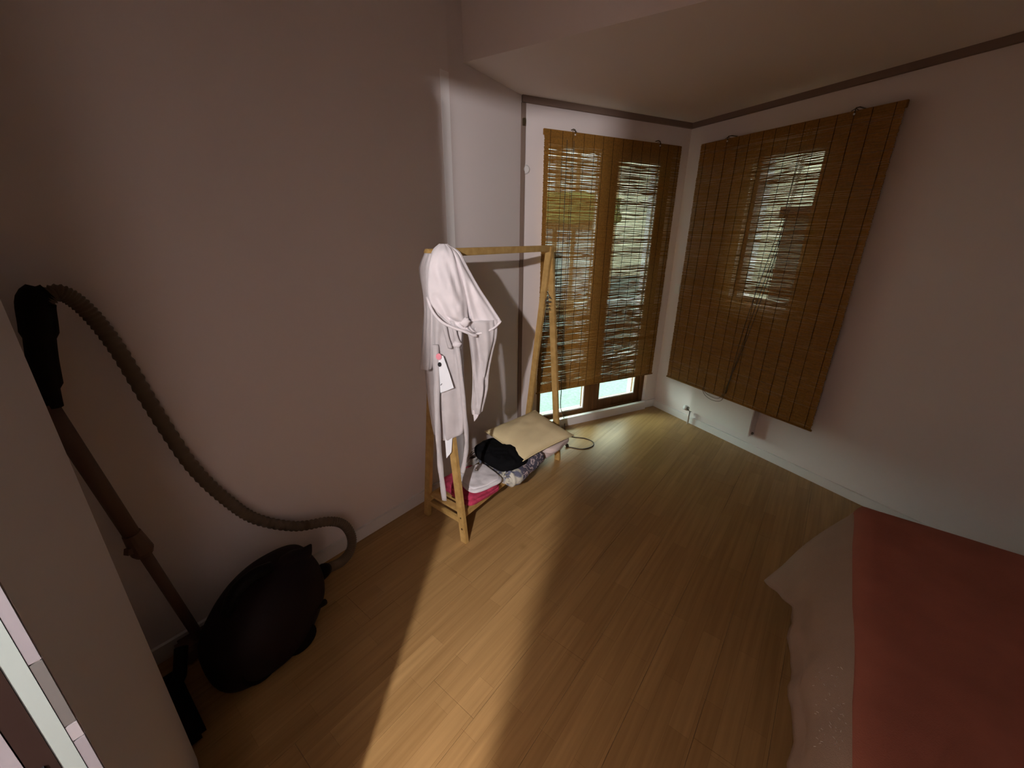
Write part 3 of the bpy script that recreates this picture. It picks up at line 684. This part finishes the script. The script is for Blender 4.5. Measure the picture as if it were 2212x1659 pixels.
bm = bmesh.new(); bmesh.ops.create_icosphere(bm, subdivisions=3, radius=1)
for v in bm.verts:
    c_ = v.co; v.co = rp(0.036 + c_.x * 0.020 * (1 + 0.3 * nz(c_ * 2)), 0.072 + c_.y * 0.014, 1.042 + c_.z * 0.016 * (1 + 0.4 * nz(c_ * 3)))
link('belt_knot', bm, M['robe'], belt, smooth=True)
for aa, zz in ((-0.02, 1.075), (0.018, 1.085)):
    ribbon('lapel_fold', [(aa, 0.06, zz + 0.06), (aa + 0.012, 0.07, zz), (aa + 0.024, 0.072, zz - 0.05)], 0.02, 0.006)
# printed card tag pinned on the front
tg = empty('price_tag', tuple(rp(-0.03, 0.085, 0.99))); tag(tg, 'white card tag with pink and black dots pinned to the bathrobe front', 'tag')
def quad(pts, d, th, m, name, parent):
    bm = bmesh.new(); A_ = [bm.verts.new(rp(a, d(a, z) if callable(d) else d, z)) for a, z in pts]; Bv = [bm.verts.new(rp(a, (d(a, z) if callable(d) else d) + th, z)) for a, z in pts]
    bm.faces.new(A_[::-1]); bm.faces.new(Bv)
    for k in range(len(pts)): bm.faces.new((A_[k], A_[(k + 1) % len(pts)], Bv[(k + 1) % len(pts)], Bv[k]))
    return link(name, bm, m, parent)
dt = lambda a, z: 0.082 + (a + 0.05) * 0.05
quad([(-0.050, 1.003), (-0.028, 0.993), (-0.006, 0.915), (0.012, 0.840), (-0.018, 0.828), (-0.050, 0.817)], dt, 0.0015, M['paper'], 'card', tg)
quad([(-0.048 + 0.0125 * math.cos(R(k * 20)), 0.992 + 0.0145 * math.sin(R(k * 20))) for k in range(18)], 0.0855, 0.004, M['pink'], 'pink_dot', tg)
quad([(-0.046 + 0.0085 * math.cos(R(k * 20)), 0.955 + 0.0105 * math.sin(R(k * 20))) for k in range(18)], 0.0852, 0.002, M['black'], 'black_dot', tg)
quad([(-0.049, 0.8565), (-0.045, 0.8555), (-0.039, 0.8625), (-0.040, 0.8645), (-0.045, 0.859)], 0.0855, 0.001, M['black'], 'ink_mark', tg)
quad([(-0.042, 0.585), (-0.004, 0.58), (-0.014, 0.482), (-0.040, 0.449)], 0.045, 0.0012, M['paper'], 'care_label', robe)
quad([(0.100, 0.690), (0.140, 0.695), (0.122, 0.650), (0.105, 0.630)], 0.018, 0.0015, M['robe'], 'cuff_corner', robe)

# ================================================================= THINGS ON THE SHELF
ZT_ = ZS + 0.019
def slab(bm, c, sx, sy, h, rot=0, amp=0.006, seed=0.0, n=18, pw=5.0, taper=0.0, drop=None):
    """soft rounded slab of cloth"""
    ca, sa = math.cos(rot), math.sin(rot)
    start = len(bm.verts)
    res = bmesh.ops.create_cube(bm, size=2.0); vs = res['verts']
    es = list({e for v in vs for e in v.link_edges})
    bmesh.ops.subdivide_edges(bm, edges=es, cuts=n, use_grid_fill=True)
    bm.verts.ensure_lookup_table()
    for v in bm.verts[start:]:
        p = v.co.copy()
        L = (abs(p.x) ** pw + abs(p.y) ** pw + abs(p.z) ** 2.6) ** (1 / pw) if True else 1
        m_ = max(abs(p.x), abs(p.y), abs(p.z)); Lp = (abs(p.x) ** pw + abs(p.y) ** pw + abs(p.z) ** pw) ** (1 / pw)
        p = p * (m_ / Lp)
        x, y, z = p.x * sx / 2, p.y * sy / 2, p.z * h / 2
        q = Vector((x, y, seed))
        up = (p.z + 1) / 2
        z += (amp * nz(q, 14) + amp * 0.6 * nz(q, 34)) * up
        x += amp * nz((y * 12, z * 20, seed + 3)); y += amp * nz((x * 12, z * 20, seed + 9))
        if drop: z += drop(x, y) * up
        v.co = Vector((c[0] + x * ca - y * sa, c[1] + x * sa + y * ca, max(c[2] + h / 2 + z, c[2])))
    return bm
g_ = 'folded laundry on the rack shelf'
bm = bmesh.new(); slab(bm, (-1.385, 1.375, ZT_), 0.29, 0.25, 0.032, -0.12, 0.009, 1.0); slab(bm, (-1.38, 1.375, ZT_ + 0.026), 0.27, 0.235, 0.032, -0.15, 0.010, 2.0)
tag(link('towel', bm, M['towel'], smooth=True), 'raspberry pink folded towel on the near end of the rack shelf', 'towel', g_)
bm = bmesh.new(); slab(bm, (-1.345, 1.40, ZT_ + 0.060), 0.225, 0.215, 0.020, -0.2, 0.006, 3.0); slab(bm, (-1.35, 1.405, ZT_ + 0.074), 0.205, 0.19, 0.014, -0.26, 0.006, 4.0)
tag(link('shirt', bm, M['shirt'], smooth=True), 'white folded shirt lying on the pink towel', 'shirt', g_)
# floral blanket: folded with a rolled front edge
bl = empty('blanket', (-1.33, 1.75, ZT_)); tag(bl, 'folded floral blanket with pale lining under the black fleece', 'blanket', g_)
bm = bmesh.new(); slab(bm, (-1.37, 1.705, ZT_), 0.30, 0.30, 0.06, -0.1, 0.007, 6.0); link('folded_layers', bm, M['pale'], bl, smooth=True)
bm = bmesh.new()
RL = catmull([(-1.225, 1.530, ZT_ + 0.046), (-1.215, 1.58, ZT_ + 0.044), (-1.225, 1.70, ZT_ + 0.046), (-1.24, 1.845, ZT_ + 0.046)], 8)
tube(bm, RL[9:], [0.045 + 0.003 * math.sin(i * 0.8) for i in range(len(RL) - 9)], 18); link('rolled_edge', bm, M['floral'], bl, smooth=True)
bm = bmesh.new(); tube(bm, RL[:11], [0.047 + 0.002 * math.sin(i * 1.1) for i in range(11)], 18); link('rolled_edge', bm, M['pale'], bl, smooth=True)
bm = bmesh.new()  # spiral end of the roll
sp_ = []
for i in range(60):
    t = i / 59; a = t * 2 * math.pi * 2.2 + 2.0; r = 0.045 - 0.035 * t
    sp_.append((-1.225 + r * math.cos(a) - 0.02 * 0, 1.527 - 0.003 * t, ZT_ + 0.047 + r * math.sin(a)))
tube(bm, sp_, 0.0062, 6); link('lining_edge', bm, M['pale'], bl, smooth=True)
bm = bmesh.new(); slab(bm, (-1.34, 1.55, ZT_ + 0.004), 0.22, 0.06, 0.05, -0.12, 0.008, 8.0); link('lining_fold', bm, M['pale'], bl, smooth=True)
fz = empty('fleece_jacket', (-1.36, 1.66, ZT_ + 0.06)); tag(fz, 'crumpled black fleece lying over the floral blanket', 'jacket', g_)
bm = bmesh.new(); slab(bm, (-1.375, 1.635, ZT_ + 0.062), 0.335, 0.235, 0.09, -0.12, 0.016, 11.0, n=26, pw=3.2); link('fabric', bm, M['fleece'], fz, smooth=True)
bm = bmesh.new()
for i in range(60):
    p = Vector((random.uniform(-1.55, -1.50), random.uniform(1.53, 1.66), ZT_ + random.uniform(0.05, 0.11))); d = Vector((random.uniform(-0.02, 0.0), random.uniform(-0.03, -0.005), random.uniform(-0.025, 0.004)))
    tube(bm, [p, p + d * 0.6 + Vector((0, 0, 0.003)), p + d * 1.4], [0.002, 0.0015, 0.0008], 4)
tag(link('fringe', bm, M['fringe'], fz), kind='stuff')
# linen under the cushion, and the cushion
bm = bmesh.new(); slab(bm, (-1.37, 2.005, ZT_), 0.32, 0.27, 0.055, -0.03, 0.006, 14.0); slab(bm, (-1.34, 2.005, ZT_ + 0.05), 0.34, 0.27, 0.05, 0.03, 0.006, 15.0)
tag(link('bed_linen', bm, M['linen'], smooth=True), 'blush white folded linen under the cream cushion', 'linen', g_)
cu = empty('cushion', (-1.34, 1.87, ZT_ + 0.10)); tag(cu, 'cream cotton cushion on top of the laundry at the far end', 'cushion')
bm = bmesh.new(); n_ = 34; tp = {}; MC = Matrix.Translation((-1.345, 1.885, ZT_ + 0.156)) @ Euler((R(4), R(7), R(-12))).to_matrix().to_4x4()
for sgn in (1, -1):
    for i in range(n_ + 1):
        for j in range(n_ + 1):
            a, b = i / n_ * 2 - 1, j / n_ * 2 - 1
            if sgn == -1 and (i in (0, n_) or j in (0, n_)): tp[(-1, i, j)] = tp[(1, i, j)]; continue
            hgt = ((1 - abs(a) ** 2.6) * (1 - abs(b) ** 2.6)) ** 0.5
            pin = 1 - 0.07 * (1 - a * a) * abs(b) ** 3 * 0 - 0.05 * (1 - b * b) * 0
            x = a * 0.185 * (1 - 0.06 * (1 - b * b)); y = b * 0.215 * (1 - 0.06 * (1 - a * a))
            z = sgn * 0.050 * hgt + 0.005 * nz((a * 3, b * 3, sgn)) * hgt + 0.004 * math.sin(a * 9 + b * 4) * hgt
            tp[(sgn, i, j)] = bm.verts.new(MC @ Vector((x, y, z)))
for sgn in (1, -1):
    for i in range(n_):
        for j in range(n_): bm.faces.new([tp[(sgn, i, j)], tp[(sgn, i + 1, j)], tp[(sgn, i + 1, j + 1)], tp[(sgn, i, j + 1)]])
cv = link('cover', bm, M['cream'], cu, smooth=True)
bm = bmesh.new(); edge = []
for q in range(80):
    t = q / 80 * 4; k = int(t); f = t - k; e = [(-1 + 2 * f, -1), (1, -1 + 2 * f), (1 - 2 * f, 1), (-1, 1 - 2 * f)][k]
    a, b = e; edge.append(MC @ Vector((a * 0.186 * (1 - 0.06 * (1 - b * b)), b * 0.216 * (1 - 0.06 * (1 - a * a)), 0)))
tube(bm, edge + [edge[0]], 0.0035, 6); link('seam', bm, M['cream'], cv, smooth=True)

# ================================================================= VACUUM CLEANER behind the door leaf
vc = empty('vacuum_cleaner', (-1.42, 0.30, 0)); tag(vc, 'dark canister vacuum cleaner with ribbed hose leaning on the left wall', 'vacuum cleaner')
secs = [(0.0, -1.40, 0.255, 0.085, 0.115), (0.02, -1.40, 0.26, 0.115, 0.15), (0.08, -1.405, 0.28, 0.140, 0.185), (0.16, -1.41, 0.305, 0.150, 0.205), (0.23, -1.42, 0.335, 0.140, 0.185), (0.285, -1.43, 0.36, 0.118, 0.150), (0.325, -1.44, 0.385, 0.080, 0.105), (0.342, -1.445, 0.40, 0.035, 0.055)]
cc = [[v.x for v in catmull([Vector((s[j], 0, 0)) for s in secs], 5)] for j in range(5)]
bm = bmesh.new(); loft(bm, [[(cx + rx * math.copysign(abs(math.cos(t)) ** 0.8, math.cos(t)), cy + ry * math.copysign(abs(math.sin(t)) ** 0.8, math.sin(t)), z) for t in [2 * math.pi * k / 40 for k in range(40)]] for z, cx, cy, rx, ry in zip(*cc)])
link('body', bm, M['vac'], vc, smooth=True)
bm = bmesh.new(); tube(bm, catmull([(-1.42, 0.40, 0.275), (-1.415, 0.445, 0.305), (-1.405, 0.480, 0.328), (-1.400, 0.505, 0.355)], 5), [0.075 - 0.071 * (i / 15) for i in range(16)], 16); link('carry_handle', bm, M['vac'], vc, smooth=True)
bm = bmesh.new(); tube(bm, catmull([(-1.40, 0.20, 0.27), (-1.40, 0.235, 0.335), (-1.405, 0.30, 0.358), (-1.41, 0.36, 0.345)], 5), [0.022] * 16, 10); link('release_clip', bm, M['vacb'], vc, smooth=True)
for y, xx in ((0.225, -1.292), (0.36, -1.292)):
    bm = bmesh.new(); tube(bm, [(xx - 0.012, y, 0.06 + 0.02), (xx + 0.012, y, 0.06 + 0.02)], 0.06, 24); link('wheel', bm, M['vacb'], vc, smooth=False)
bm = bmesh.new(); tube(bm, catmull([(-1.30, 0.20, 0.14), (-1.275, 0.28, 0.17), (-1.285, 0.40, 0.17), (-1.31, 0.48, 0.14)], 5), 0.012, 8); link('bumper', bm, M['vacb'], vc, smooth=True)
hp = [(-1.47, 0.555, 0.135), (-1.50, 0.60, 0.105), (-1.53, 0.665, 0.07), (-1.555, 0.725, 0.075), (-1.575, 0.752, 0.125), (-1.595, 0.735, 0.20), (-1.61, 0.675, 0.25), (-1.62, 0.54, 0.305), (-1.625, 0.41, 0.42), (-1.63, 0.335, 0.548), (-1.63, 0.265, 0.73), (-1.63, 0.215, 0.965), (-1.62, 0.178, 1.175), (-1.61, 0.143, 1.295), (-1.60, 0.105, 1.35), (-1.60, 0.07, 1.335)]
P = catmull(hp, 30)
bm = bmesh.new(); tube(bm, P, [0.0205 + 0.0022 * math.sin(i * 1.57) for i in range(len(P))], 12); link('hose', bm, M['hose'], vc, smooth=True)
bm = bmesh.new(); tube(bm, [(-1.43, 0.50, 0.165), (-1.475, 0.56, 0.132), (-1.485, 0.575, 0.122)], [0.034, 0.031, 0.027], 16); link('hose_cuff', bm, M['vacb'], vc, smooth=True)
bm = bmesh.new(); tube(bm, catmull([(-1.60, 0.085, 1.352), (-1.60, 0.058, 1.335), (-1.605, 0.045, 1.27), (-1.61, 0.030, 1.19), (-1.615, 0.018, 1.10), (-1.617, 0.012, 1.05)], 5), [0.024] * 3 + [0.036] * 9 + [0.030] * 8 + [0.022] * 6, 14); link('handle', bm, M['vacb'], vc, smooth=True)
wa, wb = Vector((-1.617, 0.004, 1.06)), Vector((-1.600, 0.130, 0.06)); wm = wa.lerp(wb, 0.53)
bm = bmesh.new(); tube(bm, [wa, wm], 0.0215, 16); link('wand', bm, M['wand'], vc, smooth=True)
bm = bmesh.new(); tube(bm, [wm, wb], 0.0165, 16); wd_ = link('wand', bm, M['wand'], vc, smooth=True)
bm = bmesh.new(); tube(bm, [wa.lerp(wb, 0.47), wa.lerp(wb, 0.50), wa.lerp(wb, 0.545), wa.lerp(wb, 0.56)], [0.024, 0.027, 0.031, 0.024], 16)
bar(bm, wm + Vector((0.02, -0.035, 0.015)), wm + Vector((0.0, 0.0, 0.0)), 0.018, 0.02); link('slide_lock', bm, M['wand'], wd_, smooth=False)
bm = bmesh.new(); box(bm, (-1.56, -0.085, 0.0), (-1.25, 0.045, 0.045)); fh = link('floor_head', bm, M['vacb'], vc, bevel=0.015)
bm = bmesh.new(); tube(bm, [(-1.42, -0.02, 0.04), (-1.46, 0.04, 0.09), (-1.50, 0.07, 0.16)], 0.02, 12); link('head_joint', bm, M['vacb'], fh, smooth=True)
bm = bmesh.new(); box(bm, (-1.655, 0.06, 0.0), (-1.565, 0.20, 0.07)); link('brush_head', bm, M['wand'], vc, bevel=0.012)

# ================================================================= OUTSIDE
gr = struct('ground', B(((-24, -8, -0.25), (14, 26, -0.15))), M['ground'])
def Fo(u, z, off):  # point straight out from the french door wall
    return MF @ Vector((u, off, z))
hs = empty('neighbour_house', tuple(Fo(0.1, -0.15, 5))); tag(hs, 'brown rendered house with white windows, seen through the blind', 'house')
OFF = 5.0; k_ = (2.586 + OFF) / 2.586
def out(u, z): return -2.733 + (u + 2.733) * k_, 1.5 + (z - 1.5) * k_
(ua, _), (ub, _) = out(-1.35, 0), out(-0.62, 0)
link('wall', B(((ua - 2.0, OFF, -0.15), (ub - 0.05, OFF + 1.7, 3.5)), mx=MF), M['render'], hs)
link('roof', B(((ua - 2.2, OFF - 0.25, 3.5), (ub + 0.1, OFF + 1.75, 3.62)), mx=MF), M['seal'], hs)
for (p0, p1, q0, q1) in ((-1.30, -1.185, 1.78, 2.12), (-1.14, -1.02, 1.78, 2.12), (-0.985, -0.83, 1.78, 2.12), (-1.30, -1.19, 1.05, 1.54), (-1.15, -1.035, 1.05, 1.54), (-1.0, -0.86, 1.05, 1.54), (-1.16, -1.05, 0.42, 0.90), (-0.96, -0.83, 0.42, 0.90)):
    (x0, y0), (x1, y1) = out(p0, q0), out(p1, q1)
    wn = link('window', B(((x0, OFF - 0.05, y0), (x1, OFF - 0.001, y1)), mx=MF), M['pvc'], hs, bevel=0.01)
(x0, y0), (x1, y1) = out(-1.4, 1.58), out(-0.80, 1.76)
bm = bmesh.new(); bl_ = [(x0 - 0.5, OFF - 1.2, y0 - 0.4), (x1, OFF - 0.08, y1)]
box(bm, (x0 - 0.3, OFF - 0.7, y0 + 0.02), (x1, OFF - 0.06, y1 - 0.02), MF); 
bmesh.ops.subdivide_edges(bm, edges=list(bm.edges), cuts=8, use_grid_fill=True)
for v in bm.verts: v.co += Vector((nz(v.co * 3), nz(v.co * 3 + Vector((9, 0, 0))), nz(v.co * 3 + Vector((0, 9, 0))))) * 0.10
hd = link('planter', bm, M['hedge'], hs, smooth=True)
h2 = empty('beige_house', tuple(Fo(1.6, -0.15, 7))); tag(h2, 'plain beige house wall behind the right door pane', 'house')
link('wall', B(((-0.5, 12.0, -0.15), (14.0, 14.0, 4.5)), mx=MF), M['beige'], h2)
link('roof', B(((-0.7, 11.8, 4.5), (14.2, 14.2, 4.65)), mx=MF), M['seal'], h2)
h3 = empty('garage', tuple(MR @ Vector((-0.5, 6, -0.15)))); tag(h3, 'beige garage wall far outside the small window', 'garage')
link('wall', B(((-4.0, 6.0, -0.15), (1.2, 8.0, 3.6)), mx=MR), M['beige'], h3)
link('roof', B(((-4.2, 5.8, 3.6), (1.4, 8.2, 3.72)), mx=MR), M['seal'], h3)
rl = empty('railing', tuple(Fo(0.2, -0.15, 1.6))); tag(rl, 'white terrace railing outside the right door pane', 'railing')
for u in (0.20, 0.32, 0.44, 0.56): link('baluster', B(((u, 1.60, -0.15), (u + 0.05, 1.65, 0.66)), mx=MF), M['pvc'], rl)
link('top_rail', B(((0.16, 1.59, 0.66), (1.5, 1.66, 0.72)), mx=MF), M['pvc'], rl)
link('bottom_rail', B(((0.16, 1.59, -0.08), (1.5, 1.66, -0.02)), mx=MF), M['pvc'], rl)
OR = 2.2; kr = (2.796 + OR) / 2.796
def outr(u, z): return 2.517 + (u - 2.517) * kr, 1.5 + (z - 1.5) * kr
(x0, _), (x1, y1) = outr(0.80, 0), outr(1.25, 1.68)
sh = empty('garden_shed', tuple(MR @ Vector(((x0 + x1) / 2, OR, -0.15)))); tag(sh, 'dark timber shed outside the small window by the radiator', 'shed')
link('wall', B(((x0 + 0.05, OR + 0.05, -0.15), (x1, OR + 1.5, y1 - 0.1)), mx=MR), M['shedw'], sh)
link('roof', B(((x0, OR, y1 - 0.1), (x1 + 0.1, OR + 1.6, y1)), mx=MR), M['seal'], sh)
